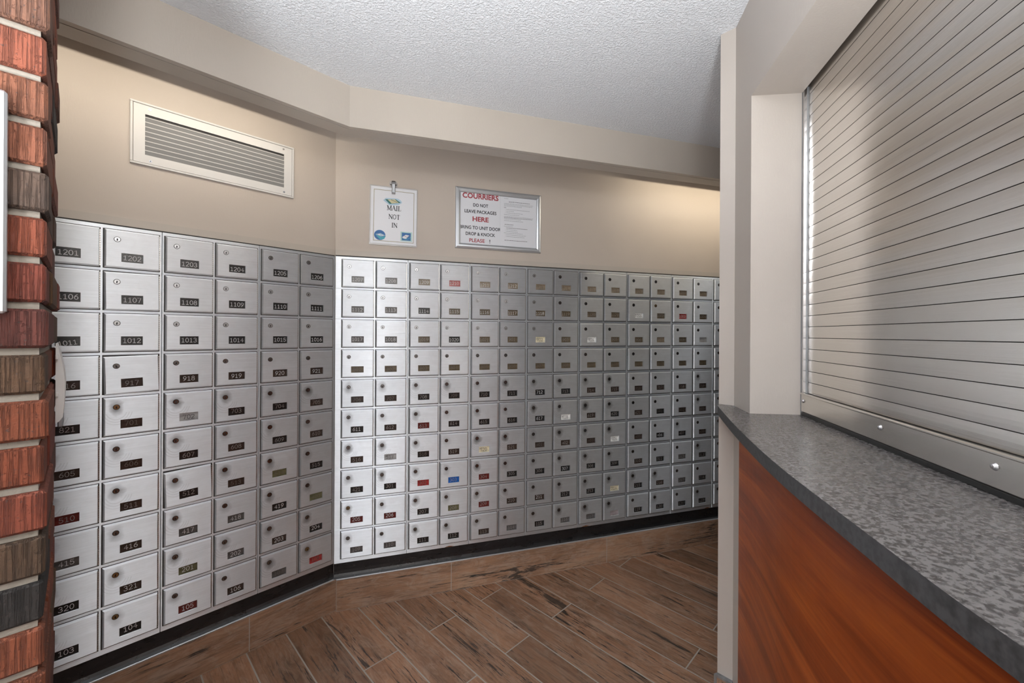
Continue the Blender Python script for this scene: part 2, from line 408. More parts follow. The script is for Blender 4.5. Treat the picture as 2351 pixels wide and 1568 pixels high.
# ================================================================ SETTING
b = MB(); b.box(-4.2, 4.6, -3.6, 5.2, FLOOR - 0.1, FLOOR); struct(mk('floor', b, M['floor']))
b = MB(); b.box(-4.2, 4.6, -3.6, 5.2, CEIL, CEIL + 0.1); struct(mk('ceiling', b, M['ceiling']))
# walls behind the mailbox banks; their faces stand 12 mm behind the mailbox frames
b = MB(); b.box(-4.2, 0.030, 0.012, 0.16, FLOOR, CEIL); struct(mk('wall_left', b, M['wall'], None, (CX, CYW, 0), AL))
b = MB(); b.box(0.0125, 5.0, 0.012, 0.16, FLOOR, CEIL); struct(mk('wall_back', b, M['wall'], None, (CX, CYW, 0), AR))
# the rest of the lobby around and behind the camera
b = MB(); b.box(-4.2, 4.6, -3.7, -3.6, FLOOR, CEIL); struct(mk('wall_front', b, M['wall_light']))
b = MB(); b.box(4.6, 4.7, -3.6, 5.2, FLOOR, CEIL); struct(mk('wall_far_right', b, M['wall_dark']))
b = MB(); b.box(-4.3, -4.2, -3.6, 5.2, FLOOR, CEIL); struct(mk('wall_far_left', b, M['wall_light']))

# counter-side pillar, header and end wall
A_ = (0.6986, 1.395); B_ = (0.7317, 1.361); J_ = (0.7065, 1.227); K_ = (0.846, 1.2115)
SD = Vector((-0.229, -1)).normalized()      # along the shutter, towards the camera
b = MB(); b.prism([A_, B_, J_, K_, (1.25, 1.16), (1.35, 1.62), (0.80, 1.50)][::-1], FLOOR, CEIL)
struct(mk('wall_pillar', b, M['wall_light']))
YE = -0.38
def facex(y): return J_[0] - 0.188 * (J_[1] - y)
def shx(y): return K_[0] - 0.229 * (K_[1] - y)
b = MB(); HZ = 2.090
b.prism([J_, (facex(YE), YE), (shx(YE) , YE), K_], HZ, CEIL)
b.prism([K_, (shx(YE), YE), (shx(YE) + 0.3, YE), (K_[0] + 0.3, K_[1])], 2.125, CEIL)
struct(mk('wall_header', b, M['wall_light']))
b = MB(); b.prism([(facex(YE), YE), (facex(-3.6) + 0.25, -3.6), (facex(-3.6) + 0.7, -3.6), (shx(YE) + 0.4, YE)], FLOOR, CEIL)
struct(mk('wall_right', b, M['wall_light']))

# soffit that hides the cove lamps over the banks
def mitre(name, prof, sL, sR, mats, mi=None, d_add=0.0):
    """closed profile [(d, z)] swept from sL on the left wall round the corner to sR on the right wall"""
    mb = MB(); k = len(prof); half = (math.pi - (AL - AR)) / 2
    bis = (nl + nr).normalized(); st = []
    for d, z in prof:
        st.append([Lp(sL, z, d), (CX + bis.x * d / math.sin(half), CYW + bis.y * d / math.sin(half), z), Rp(sR, z, d + d_add)])
    for i in range(k):
        j = (i + 1) % k
        for a in (0, 1): mb.face([st[i][a], st[j][a], st[j][a + 1], st[i][a + 1]], mi[i] if mi else 0)
    mb.face([st[i][0] for i in range(k)][::-1]); mb.face([st[i][2] for i in range(k)])
    return mk(name, mb, mats)
o = mitre('trim_1', [(0.418, CEIL), (0.418, 2.224), (0.397, 2.224), (0.397, 2.240), (0.389, 2.240), (0.389, 2.226), (0.320, 2.226), (0.320, 2.250), (0.400, 2.250), (0.400, CEIL)], 1.9, 3.6, [M['trim_paint']], d_add=0.03)
struct(o)
# painted strip between wall and banks; dark strip under it paints in shade
b = MB(); b.box(-3.0, 0.0155, 0.006, 0.02, 1.7685, 1.797); b.box(-3.0, 0.0155, 0.0085, 0.02, 1.760, 1.7685, 1); struct(mk('trim_2', b, [M['trim_paint'], M['gap']], None, (CX, CYW, 0), AL))
b = MB(); b.box(0.014, 3.9, 0.005, 0.02, 1.7695, 1.797); b.box(0.014, 3.9, 0.0085, 0.02, 1.760, 1.7695, 1); struct(mk('trim_3', b, [M['trim_paint'], M['gap']], None, (CX, CYW, 0), AR))
# black cove below the banks, metal strip, tile base
def cove(name, x0, x1, rz):
    prof = [(0.012, 0.235), (0.006, 0.235), (0.006, 0.185), (0.004, 0.170), (-0.001, 0.160), (-0.008, 0.153), (0.012, 0.153)]
    mb = MB()
    for i in range(len(prof)):
        j = (i + 1) % len(prof)
        mb.face([(x0, *prof[i]), (x0, *prof[j]), (x1, *prof[j]), (x1, *prof[i])])
    mb.face([(x0, *p) for p in prof][::-1]); mb.face([(x1, *p) for p in prof])
    return struct(mk(name, mb, M['cove'], None, (CX, CYW, 0), rz))
cove('trim_4', -3.0, 0.016, AL); cove('trim_5', 0.014, 3.9, AR)
b = MB(); b.box(-3.0, 0.031, -0.0135, 0.012, 0.1465, 0.153, b=0.0012); struct(mk('trim_6', b, M['snap'], None, (CX, CYW, 0), AL))
b = MB(); b.box(0.027, 3.9, -0.0135, 0.012, 0.1465, 0.153, b=0.0012); struct(mk('trim_7', b, M['snap'], None, (CX, CYW, 0), AR))
def tiles(name, cuts, rz, z1=0.1465):
    mb = MB()
    for a, c in zip(cuts, cuts[1:]): mb.box(a + 0.0018, c - 0.0018, -0.0125, 0.012, FLOOR + 0.002, z1, 0)
    mb.box(cuts[0], cuts[-1], -0.0112, 0.012, FLOOR, z1, 1)
    return struct(mk(name, mb, [M['tile'], M['grout']], None, (CX, CYW, 0), rz))
tiles('baseboard_left', [-2.25, -1.302, -0.3535, 0.031], AL)
tiles('baseboard_back', [0.027, 0.601, 1.548, 2.495, 3.44, 3.9], AR)
# pillar base: tile with metal edging
def off(p, q, d):
    v = Vector((q[0] - p[0], q[1] - p[1])).normalized(); return Vector((v.y, -v.x)) * d
n1 = Vector((-0.70, -0.714)); 
Ax, Bx = Vector(A_), Vector(B_)
outd = (Bx - Ax).normalized(); nn1 = Vector((outd.y, -outd.x)) if Vector((outd.y, -outd.x)).dot(-Ax) > 0 else Vector((-outd.y, outd.x))
P1 = Ax - outd * 0.004 + nn1 * 0.013; P2 = Bx + nn1 * 0.013 + outd * 0.002
b = MB(); b.prism([tuple(P1), tuple(P2), tuple(Bx), tuple(Ax)], FLOOR, 0.236); struct(mk('baseboard_pillar', b, M['tile']))
P1b = P1 + nn1 * 0.0015 - outd * 0.002
b = MB(); b.prism([tuple(P1b), tuple(P2 + nn1 * 0.0015), tuple(Bx), tuple(Ax)], 0.236, 0.243)
b.prism([tuple(P1b), tuple(P1b + outd * 0.007), tuple(P1 + outd * 0.007), tuple(P1b - nn1 * 0.01)], FLOOR, 0.236)
struct(mk('trim_8', b, M['galv']))

# ================================================================ BRICK WALL
E_ = (-0.687, 0.610); PIT = 0.0667; ZM = 1.351
cols = [(150, 104, 82), (168, 92, 66), (158, 98, 70), (163, 98, 70), (112, 90, 76), (166, 86, 58), (150, 72, 52), (128, 66, 54), (118, 88, 64), (166, 90, 58), (164, 86, 56), (164, 84, 60), (106, 82, 62), (60, 56, 54), (168, 94, 64), (160, 90, 60)]
side = [(120, 70, 52), (118, 66, 50), (115, 66, 50), (150, 84, 62), (95, 70, 55), (150, 72, 52), (150, 68, 48), (160, 72, 42), (140, 78, 52), (60, 50, 46), (150, 74, 50), (115, 82, 52), (105, 70, 42), (150, 78, 44), (158, 80, 46), (150, 76, 48)]
def lin(c, g=1.0): return tuple(((v / 255) ** 2.2) * g for v in c)
mb = MB(); rb = random.Random(3)
for j in range(-10, 30):
    zt = ZM + (7 - j) * PIT + PIT - 0.005; zb = zt - PIT + 0.010      # brick j lies above mortar j
    if zb < FLOOR + 0.0 or zt > CEIL: 
        if zt < FLOOR or zb > CEIL: continue
    zt = min(zt, CEIL - 0.001); zb = max(zb, FLOOR)
    if zt - zb < 0.01: continue
    c = lin(cols[j % 16], 0.42); cs = lin(side[j % 16], 0.55)
    stretcher = j % 2 == 0
    first = 0.194 if stretcher else 0.092
    pr = rb.uniform(-0.002, 0.003)
    # corner brick: two-tone faces, so split into a front skin and the side
    mb.box(-first, 0.0 + pr, -pr, 0.092 if stretcher else 0.194, zb, zt, 0, 0.004, c)
    x = -first - 0.010
    while x > -1.55:
        cc = lin(rb.choice(cols), 0.42); mb.box(x - 0.194, x, rb.uniform(-0.002, 0.002), 0.092, zb, zt, 0, 0.004, cc); x -= 0.204
    y = (0.092 if stretcher else 0.194) + 0.010
    while y < 0.39:
        y1 = min(y + 0.194, 0.40)
        mb.box(-0.092, rb.uniform(-0.004, 0.004), y, y1, zb, zt, 0, 0.004, cs if rb.random() < 0.6 else lin(rb.choice(side), 0.5)); y = y1 + 0.010
    mb.box(-1.56, -0.102, 0.30, 0.398, zb, zt, 0, 0.004, cs)
mb.box(-1.58, -0.007, 0.008, 0.39, FLOOR, CEIL, 1)
bw = mk('wall_brick', mb, [M['brick'], M['mortar']], None, (E_[0], E_[1], 0), AL); struct(bw)

# ================================================================ MAILBOXES
U, DW, GAP = 0.329832, 0.150876, 0.0108
MG = (U - 2 * DW - GAP) / 2
ZTOP = 1.748308; ZBOT = 0.247108; DH = 0.1375; PITCH = (ZTOP - ZBOT - DH) / 9
OL, OR = -0.0096, 0.0369
HX0, HX1 = -DW / 2 + 0.30 * DW, -DW / 2 + 0.695 * DW
HZ0, HZ1 = DH * (1 - 0.835), DH * (1 - 0.60)
LKX, LKZ = -DW / 2 + 0.228 * DW, DH * (1 - 0.255)
TH = 0.0095; BV = 0.0058
def door_mesh(name, m):
    mb = MB(); w = DW / 2
    xs = [-w + BV, HX0, HX1, w - 0.002]; zs = [BV * 0.85, HZ0, HZ1, DH - BV * 0.85]
    for i in range(3):
        for j in range(3):
            if i == 1 and j == 1: continue
            mb.face([(xs[i], -TH, zs[j]), (xs[i + 1], -TH, zs[j]), (xs[i + 1], -TH, zs[j + 1]), (xs[i], -TH, zs[j + 1])])
    f = [(xs[0], zs[0]), (xs[3], zs[0]), (xs[3], zs[3]), (xs[0], zs[3])]
    o = [(-w, 0), (w, 0), (w, DH), (-w, DH)]
    for i in range(4):
        j = (i + 1) % 4
        m1 = ((f[i][0] * 0.25 + o[i][0] * 0.75), (f[i][1] * 0.25 + o[i][1] * 0.75)); m2_ = ((f[j][0] * 0.25 + o[j][0] * 0.75), (f[j][1] * 0.25 + o[j][1] * 0.75))
        mb.face([_xz(f[i], -TH), _xz(m1, -TH * 0.55), _xz(m2_, -TH * 0.55), _xz(f[j], -TH)])
        mb.face([_xz(m1, -TH * 0.55), _xz(o[i], -0.001), _xz(o[j], -0.001), _xz(m2_, -TH * 0.55)])
        mb.face([_xz(o[i], -0.001), _xz(o[i], 0.0), _xz(o[j], 0.0), _xz(o[j], -0.001)])
    h = [(HX0, HZ0), (HX1, HZ0), (HX1, HZ1), (HX0, HZ1)]
    for i in range(4):
        j = (i + 1) % 4; mb.face([_xz(h[i], -TH), _xz(h[j], -TH), _xz(h[j], -0.003), _xz(h[i], -0.003)])
    return mb.mesh(name, [m])
DM = {'clean': door_mesh('door', M['door']), 'worn': door_mesh('door_worn', M['door_worn'])}
def lock_mesh(m):
    mb = MB(); mb.disc_y(0, 0, 0.0098, -0.0003, 0.001, 20, 1, 0.0096); mb.disc_y(0, 0, 0.0088, -0.0012, 0.001, 20, 0, 0.0078); mb.disc_y(0, 0, 0.0058, -0.0017, 0.0, 16, 0, 0.0054)
    mb.disc_y(0, 0.0010, 0.0023, -0.0019, 0.0, 10, 1); mb.poly_y([(-0.0014, 0.0002), (-0.0024, -0.0050), (0.0024, -0.0050), (0.0014, 0.0002)], -0.0019, 1)
    return mb.mesh('lock', [m, M['black']])
LM = {k: lock_mesh(M[v]) for k, v in (('bright', 'chrome'), ('dark', 'lock_dark'), ('brass', 'lock_brass'))}
def plate_mesh(k):
    mb = MB(); mb.box(HX0 + 0.0001, HX1 - 0.0001, -0.0040, -0.0005, HZ0 + 0.0001, HZ1 - 0.0001); return mb.mesh('number_window', [M['pl_' + k]])
PM = {k: plate_mesh(k) for k in PL}
mb = MB(); nk = 16
for i in range(nk):
    z0 = 0.004 + (DH - 0.008) * i / nk; z1 = 0.004 + (DH - 0.008) * (i + 0.78) / nk
    mb.box(DW / 2 - 0.0012, DW / 2 + 0.0026, -0.0062, -0.0001, z0, z1, i % 2 * 0, 0.0)
mb.box(DW / 2 - 0.0010, DW / 2 + 0.0022, -0.0045, -0.0001, 0.003, DH - 0.003, 1)
HM = mb.mesh('hinge', [M['knuckle'], M['gap']])
# engraved-style digits as strokes, unit cell 0..0.62 x 0..1
def arc(cx, cz, rx, rz, a0, a1, n=8):
    return [(cx + rx * math.cos(math.radians(a0 + (a1 - a0) * i / n)), cz + rz * math.sin(math.radians(a0 + (a1 - a0) * i / n))) for i in range(n + 1)]
DG = {
 '0': [arc(.31, .5, .29, .5, 90, 450, 18)],
 '1': [[(.08, .82), (.32, 1), (.32, 0)], [(.10, 0), (.54, 0)]],
 '2': [arc(.30, .72, .27, .28, 160, -30, 8) + [(.04, .02)], [(.04, 0), (.60, 0)]],
 '3': [arc(.28, .75, .26, .25, 150, -90, 8), arc(.28, .26, .30, .26, 90, -150, 8)],
 '4': [[(.44, 0), (.44, 1), (.02, .30), (.62, .30)]],
 '5': [[(.54, 1), (.10, 1), (.07, .56)], arc(.28, .32, .30, .31, 130, -150, 10)],
 '6': [[(.50, 1), (.22, .78), (.06, .42)], arc(.32, .30, .27, .30, 180, 540, 14)],
 '7': [[(.03, 1), (.58, 1), (.24, 0)]],
 '8': [arc(.31, .76, .24, .24, 90, 450, 12), arc(.31, .27, .29, .27, 90, 450, 12)],
 '9': [arc(.31, .69, .27, .30, 0, 360, 14), [(.57, .62), (.42, .22), (.12, 0)]]}
NCACHE = {}
def number_mesh(txt, m):
    mb = MB(); h = 0.0165; adv = 0.0128 if len(txt) == 4 else 0.0132; w = 0.62 * h * 0.98
    x0 = -(adv * (len(txt) - 1) + w) / 2
    for i, ch in enumerate(txt):
        for st in DG[ch]: mb.stroke([(x0 + i * adv + x * h * 0.98, z * h - h / 2) for x, z in st], 0.0017, 0)
    return mb.mesh('number', [m])

rows_L = [[1201, 1202, 1203, 1204, 1205, 1206], [1106, 1107, 1108, 1109, 1110, 1111], [1011, 1012, 1013, 1014, 1015, 1016], [916, 917, 918, 919, 920, 921],
          [821, 701, 702, 703, 704, 705], [605, 606, 607, 608, 609, 610], [510, 511, 512, 513, 514, 515], [415, 416, 417, 418, 419, 420],
          [320, 321, 201, 202, 203, 204], [103, 104, 105, 106, 107, 108]]
def seq(*parts):
    r = []
    for a, b_ in parts: r += list(range(a, b_ + 1))
    return r[:15]
rows_R = [seq((1207, 1221)), seq((1112, 1121), (1001, 1005)), seq((1017, 1021), (901, 910)), seq((801, 815)), seq((706, 720)), seq((611, 621), (501, 504)),
          seq((516, 521), (401, 409)), seq((421, 421), (301, 314)), seq((205, 219)), seq((109, 123))]
special = {1210: ('red', 'dig_white'), 702: ('silver', 'dig_dark'), 902: ('cream', 'dig_dark'), 904: ('white', 'dig_dark'), 1001: ('white', 'dig_dark'), 1003: ('red', 'dig_white'),
           517: ('silver', 'dig_dark'), 520: ('cream', 'dig_dark'), 618: ('white', 'dig_dark'), 404: ('white', 'dig_dark'), 214: ('cream', 'dig_dark'), 303: ('blue', 'dig_dim'),
           108: ('red', 'dig_faint'), 302: ('red', 'dig_faint'), 613: ('darkred', 'dig_dim'), 118: ('mauve', None), 907: ('tan', 'dig_dim'), 909: ('silver', None),
           514: ('olive', 'dig_faint'), 420: ('olive', 'dig_faint'), 107: ('grey', 'dig_faint'), 105: ('darkred', 'dig_white'), 510: ('darkred', 'dig_dim'), 206: ('darkred', 'dig_white'),
           205: ('darkred', 'dig_white'), 304: ('darkred', 'dig_dim'), 209: ('darkred', 'dig_dim'), 307: ('black', 'dig_white'), 406: ('black', 'dig_white'), 712: ('black', 'dig_white'),
           1020: ('black', 'dig_white'), 611: ('black', 'dig_white'), 617: ('black', 'dig_white'), 208: ('olive', 'dig_dim'), 201: ('olive', 'dig_white'), 114: ('grey', 'dig_dim')}
tilts = {917: -1.6, 1107: -0.8, 512: -1.8, 418: 0.3}
ordw = ['top', 'second', 'third', 'fourth', 'fifth', 'sixth', 'seventh', 'eighth', 'ninth', 'bottom']
colw = ['first', 'second', 'third', 'fourth', 'fifth', 'sixth', 'seventh', 'eighth', 'ninth', 'tenth', 'eleventh', 'twelfth', 'thirteenth', 'fourteenth', 'fifteenth']
cname = {'red': 'red', 'white': 'white', 'cream': 'cream', 'blue': 'blue', 'silver': 'pale grey', 'mauve': 'blank pale', 'olive': 'olive', 'darkred': 'dark red', 'tan': 'tan', 'bronze': 'bronze', 'grey': 'grey', 'black': 'black', 'brown': 'dark brown'}
proto = empty('mailbox', (0, 0, 0))
parts0 = {'door': obj('door', DM['clean'], proto), 'lock': obj('lock', LM['bright'], proto, (LKX, -TH, LKZ)), 'number_window': obj('number_window', PM['black'], proto),
          'hinge': obj('hinge', HM, proto)}
first = True; rnd = random.Random(11)
def place(bank, r, c, num):
    global first
    if bank == 'L':
        k = 5 - c; u = k // 2; s = OL + u * U + MG + (k % 2) * (DW + GAP) + DW / 2; base = Lp; ang = AL
    else:
        u = c // 2; s = OR + u * U + MG + (c % 2) * (DW + GAP) + DW / 2; base = Rp; ang = AR
    z = ZTOP - DH - r * PITCH
    if first: root = proto; P = parts0; first = False
    else:
        root = proto.copy(); C.objects.link(root); P = {}
        for kk, ch in parts0.items(): q = ch.copy(); C.objects.link(q); q.parent = root; P[kk] = q
    root.location = base(s, z, 0.0); root.rotation_euler = (0, 0, ang)
    worn = r >= 4 and not (bank == 'R' and c > 9 and rnd.random() < 0.5)
    P['door'].data = DM['worn' if worn else 'clean']
    P['lock'].data = LM['brass' if num in (321, 104, 701, 1002, 108, 205) else ('dark' if r >= 3 or (r == 0 and c in (4, 5) and bank == 'L') or (bank == 'R' and c > 6) else 'bright')]
    tl = tilts.get(num, rnd.uniform(-0.15, 0.15))
    # a loosely hung door leans on its hinge side; the small parts ride with it
    pv = Vector((DW / 2, 0, DH / 2)); Rm = Matrix.Translation(pv) @ Matrix.Rotation(math.radians(tl), 4, 'Y') @ Matrix.Translation(-pv)
    for kk in ('door', 'number_window'): P[kk].matrix_basis = Rm
    P['lock'].matrix_basis = Rm @ Matrix.Translation((LKX, -TH, LKZ)) @ Matrix.Rotation(math.radians(rnd.uniform(-12, 12)), 4, 'Y')
    # plate tone; tan and bronze paint in the light on upper right plates
    if num in special: pc, dc = special[num]
    elif r == 0: pc, dc = ('black', 'dig_white') if bank == 'L' else (('grey', 'dig_white') if c < 2 else ('tan', 'dig_white' if c < 6 else 'dig_dim'))
    elif r == 1: pc, dc = ('black', 'dig_white') if bank == 'L' else (('grey' if c < 2 else 'black' if c == 2 else 'bronze'), 'dig_white' if c < 7 else 'dig_dim')
    elif r == 2: pc, dc = ('black', 'dig_white') if bank == 'L' else (('grey' if c < 2 else 'bronze'), 'dig_white' if c < 2 else 'dig_dim')
    elif r == 3: pc, dc = ('brown', 'dig_white' if c > 1 else 'dig_dim') if bank == 'L' else ('bronze', 'dig_faint' if c < 8 else 'dig_faint')
    elif r < 7: pc, dc = rnd.choice(['brown', 'brown', 'black']), rnd.choice(['dig_dim', 'dig_dim', 'dig_faint'])
    else: pc, dc = rnd.choice(['black', 'black', 'grey', 'brown']), ('dig_white' if bank == 'L' else rnd.choice(['dig_white', 'dig_dim', 'dig_dim']))
    if bank == 'R' and c >= 8 and num not in special and dc == 'dig_white': dc = 'dig_dim'
    P['number_window'].data = PM[pc]
    if bank == 'L' and r == 2 and c == 0: nr_, nz = 9, -0.006
    elif num == 104: nr_, nz = 3, 0.003
    else: nr_, nz = rnd.uniform(-1.0, 1.0), rnd.uniform(-0.0015, 0.0015)
    if dc:
        key = (num, dc); nm = obj('number', number_mesh(str(num), M[dc]), root)
        cx = (HX0 + HX1) / 2 - (0.002 if bank == 'R' else 0); cz = (HZ0 + HZ1) / 2
        nm.matrix_basis = Rm @ Matrix.Translation((cx, -0.0043, cz + nz)) @ Matrix.Rotation(math.radians(-nr_), 4, 'Y') @ Matrix.Scale(0.92 if nz < -0.004 else 1, 4)
    legible = bank == 'L' or c <= 7 or num in (904, 406, 404, 1001, 214)
    bn = 'left bank' if bank == 'L' else 'right bank'
    plate = f'{cname[pc]} number window' if (num in special and pc not in ('black',)) else 'dark number window'
    if pc in ('tan', 'bronze') and num not in special: plate = 'bronze number window'
    if num == 118: lab = 'grey metal mailbox with a blank pale window, bottom row of the right bank'
    elif legible: lab = f'grey metal mailbox numbered {num} with {plate}, {ordw[r]} row, {bn}'
    else: lab = f'grey metal mailbox, {plate}, {ordw[r]} row, {colw[c]} column right of the corner'
    if num in (917, 512): lab = f'grey metal mailbox numbered {num}, door hanging crooked, {ordw[r]} row, left bank'
    tag(root, lab, 'mailbox', f'mailboxes in the {bn}')
for r in range(10):
    for c in range(6): place('L', r, c, rows_L[r][c])
    for c in range(15): place('R', r, c, rows_R[r][c])

# frame sections: one sheet-metal frame per pair of columns, with a lip round every opening
def section(bank, u, ncol, label, x_left_ext=0.0, x_right_ext=0.0):
    """local origin at the section's left edge, bottom"""
    mb = MB(); Wd = U if ncol == 2 else MG + DW + 0.006
    x0 = -x_left_ext + 0.0006; x1 = Wd + x_right_ext - 0.0006
    zt = ZTOP + 0.0145; zb = ZBOT - 0.0225
    mb.box(x0, x1, 0.0, 0.010, zb, zt, 0, 0.0012)
    # raised horizontal folds between rows, seen as thin lines
    for r in range(1, 10):
        z = ZTOP - r * PITCH + (PITCH - DH) / 2
        mb.box(x0 + 0.0012, x1 - 0.0012, -0.0012, 0.0, z - 0.0022, z + 0.0022, 0, 0.0005)
    for c in range(ncol):
        xa = MG + c * (DW + GAP)
        for r in range(10):
            z = ZTOP - DH - r * PITCH
            mb.box(xa - 0.0028, xa + DW + 0.0026, -0.0004, 0.0, z - 0.0028, z + DH + 0.0022, 1)
    if bank == 'R' and u in (1, 4, 6):      # rust along the bottom fold
        rx = {1: 0.20, 4: 0.03, 6: 0.27}[u]
        mb.poly_y([(rx, zb + 0.001), (rx + 0.035, zb + 0.001), (rx + 0.05, zb + 0.003), (rx + 0.024, zb + 0.0065), (rx + 0.008, zb + 0.004)], -0.0003, 2, 0.0002)
    if bank == 'L':
        s_left = OL + (u + 1) * U; loc = Lp(s_left, 0, 0); ang = AL
    else: loc = Rp(OR + u * U, 0, 0); ang = AR
    o = mk('mailbox_cabinet', mb, [M['frame'], M['gap'], M['rust']], None, loc, ang)
    return tag(o, label, 'mailbox cabinet', 'frame sections of the mailbox banks')
section('L', 0, 2, 'grey metal frame around the columns headed 1205 and 1206, left bank by the corner', 0, 0.0057)
section('L', 1, 2, 'grey metal frame around the columns headed 1203 and 1204, middle of left bank')
section('L', 2, 2, 'grey metal frame around the columns headed 1201 and 1202, beside the brick')
names = ['1207 and 1208, by the corner', '1209 and 1210', '1211 and 1212', '1213 and 1214']
for u in range(4): section('R', u, 2, f'grey metal frame around the columns headed {names[u]}, right bank', 0.0226 if u == 0 else 0)
tw = ['ninth and tenth', 'eleventh and twelfth', 'thirteenth and fourteenth']
for i, u in enumerate((4, 5, 6)): section('R', u, 2, f'grey metal frame around the {tw[i]} columns from the corner, right bank')
section('R', 7, 1, 'grey metal frame of the last column, half hidden by the pillar, right bank')

# ================================================================ VENT GRILLE
vx, vz0, vz1 = 0.7425, 2.0065, 2.243; vw = 0.7425 - 0.178
vent = empty('vent_grille', Lp(vx, vz0, -0.012), AL); tag(vent, 'white rectangular air vent grille with horizontal louvres above the left mailboxes', 'vent')
H = vz1 - vz0; ix0, ix1 = 0.042, vw - 0.042; iz0, iz1 = 0.041, H - 0.043
mb = MB()
mb.box(0, vw, -0.008, 0, 0, 0.008, 0, 0.0015); mb.box(0, vw, -0.008, 0, H - 0.008, H, 0, 0.0015)
mb.box(0, 0.008, -0.008, 0, 0.008, H - 0.008, 0, 0.0015); mb.box(vw - 0.008, vw, -0.008, 0, 0.008, H - 0.008, 0, 0.0015)
for (a, b1, c1, d1) in ((0.0095, vw - 0.0095, 0.0095, iz0), (0.0095, vw - 0.0095, iz1, H - 0.0095), (0.0095, ix0, iz0, iz1), (ix1, vw - 0.0095, iz0, iz1)):
    mb.box(a, b1, -0.006, 0, c1, d1, 0)
mk('frame', mb, [M['white_paint']], vent)
mb = MB(); mb.box(ix0, ix1, -0.0008, 0, iz0, iz1); mk('duct_back', mb, M['gap'], vent)
mb = MB(); n = 8
for i in range(n):
    z = iz0 + (iz1 - iz0 - 0.010) * i / n + 0.003
    p = [(-0.0062, z + 0.0125), (-0.0062, z + 0.0145), (-0.0012, z + 0.001), (-0.0012, z - 0.001)]
    p = [(-0.0062, z + 0.0120), (-0.0058, z + 0.0140), (-0.0012, z + 0.0010), (-0.0016, z - 0.0012)]
    for q in range(4):
        w_ = (q + 1) % 4; mb.face([(ix0, *p[q]), (ix1, *p[q]), (ix1, *p[w_]), (ix0, *p[w_])][::-1], 0)
    mb.box(ix0, ix1, -0.0066, -0.0056, z + 0.0122, z + 0.0146, 1)
mk('louvres', mb, [M['louvre'], M['white_paint']], vent)
for (x, z) in ((0.055, H - 0.022), (0.058, 0.020), (vw - 0.045, H - 0.020), (vw - 0.042, 0.020)):
    mb = MB(); mb.disc_y(0, 0, 0.005, -0.0012, 0, 14, 0, 0.0042); mb.disc_y(0, 0, 0.0018, -0.0014, 0, 8, 1); mk('screw', mb, [M['steel'], M['black']], vent, (x, -0.006, z))

# ================================================================ NOTICES
fr = empty('notice_frame', Rp(0.6155, 1.8465, -0.012), AR); tag(fr, 'silver snap frame holding the COURRIERS notice and a small-print letter', 'framed notice')
FW, FH, FB = 0.4985, 0.3355, 0.029
def rail(name, pts4, prof):
    """mitred frame rails: each side its own profile"""
    mb = MB()
    cor = lambda i, o_: ((o_, o_), (FW - o_, o_), (FW - o_, FH - o_), (o_, FH - o_))[i]
    for i in range(4):
        j = (i + 1) % 4
        for (o1, y1), (o2, y2) in zip(prof, prof[1:]):
            a, b_, c_, d_ = cor(i, o1), cor(j, o1), cor(j, o2), cor(i, o2)
            mb.face([(a[0], y1, a[1]), (b_[0], y1, b_[1]), (c_[0], y2, c_[1]), (d_[0], y2, d_[1])])
    return mb
prof = [(0.0, 0.0), (0.0, -0.006), (0.003, -0.010), (0.010, -0.0128), (0.019, -0.0125), (0.026, -0.009), (0.0285, -0.006), (0.0285, -0.002)]
mk('frame_rail', rail('r', None, prof), M['snap'], fr)
mb = MB(); mb.box(0.004, FW - 0.004, -0.002, 0, 0.004, FH - 0.004); mk('backing', mb, M['snap'], fr)
IW = FW - 2 * 0.0285; split = 0.0285 + IW * 0.512
mb = MB(); mb.box(0.0285, split - 0.0008, -0.0034, -0.002, 0.0285, FH - 0.0285); s1 = mk('paper', mb, M['paper'], fr); s1['label'] = 'white sheet with large red and black lettering'
mb = MB(); mb.box(split + 0.0008, FW - 0.0285, -0.0032, -0.002, 0.0285, FH - 0.0285); s2 = mk('paper', mb, M['paper'], fr); s2['label'] = 'white sheet with small print'
def text_mesh(txt, h, m, parent, x, z, y, width=None, bold=0.0, clip=None, name='lettering'):
    cu = bpy.data.curves.new('t', 'FONT'); cu.body = txt; cu.size = 1; cu.align_x = 'CENTER'; cu.offset = bold; cu.resolution_u = 3
    to = bpy.data.objects.new('t', cu); C.objects.link(to)
    dg = bpy.context.evaluated_depsgraph_get(); me = bpy.data.meshes.new_from_object(to.evaluated_get(dg))
    bpy.data.objects.remove(to)
    xs = [v.co.x for v in me.vertices]; ys = [v.co.y for v in me.vertices]
    w0 = max(xs) - min(xs); h0 = max(ys) - min(ys); cx = (max(xs) + min(xs)) / 2; y0 = min(ys)
    sx = width / w0 if width else h / h0; sz = h / h0
    for v in me.vertices:
        vx_, vz_ = (v.co.x - cx) * sx, (v.co.y - y0) * sz
        if clip: vx_ = max(clip[0] - x, min(clip[1] - x, vx_))
        v.co = (vx_, 0, vz_)
    me.materials.clear(); me.materials.append(m); me.name = name
    return obj(name, me, parent, (x, y, z))
cxp = (0.0285 + split) / 2; wS = split - 0.0285; IH = FH - 0.057; zt0 = FH - 0.0285
lines = [('COURRIERS', 'ink_red', 0.105, 0.905, 0.108, 0.032), ('DO NOT', 'ink', 0.262, 0.375, 0.066, 0.022), ('LEAVE PACKAGES', 'ink', 0.392, 0.80, 0.066, 0.022), ('HERE', 'ink_red', 0.552, 0.405, 0.095, 0.032),
         ('BRING TO UNIT DOOR', 'ink', 0.712, 1.02, 0.068, 0.022), ('DROP & KNOCK', 'ink', 0.835, 0.74, 0.066, 0.022), ('PLEASE', 'ink_red', 0.968, 0.385, 0.074, 0.02), ('!', 'ink', 0.968, 0.022, 0.074, 0.012)]
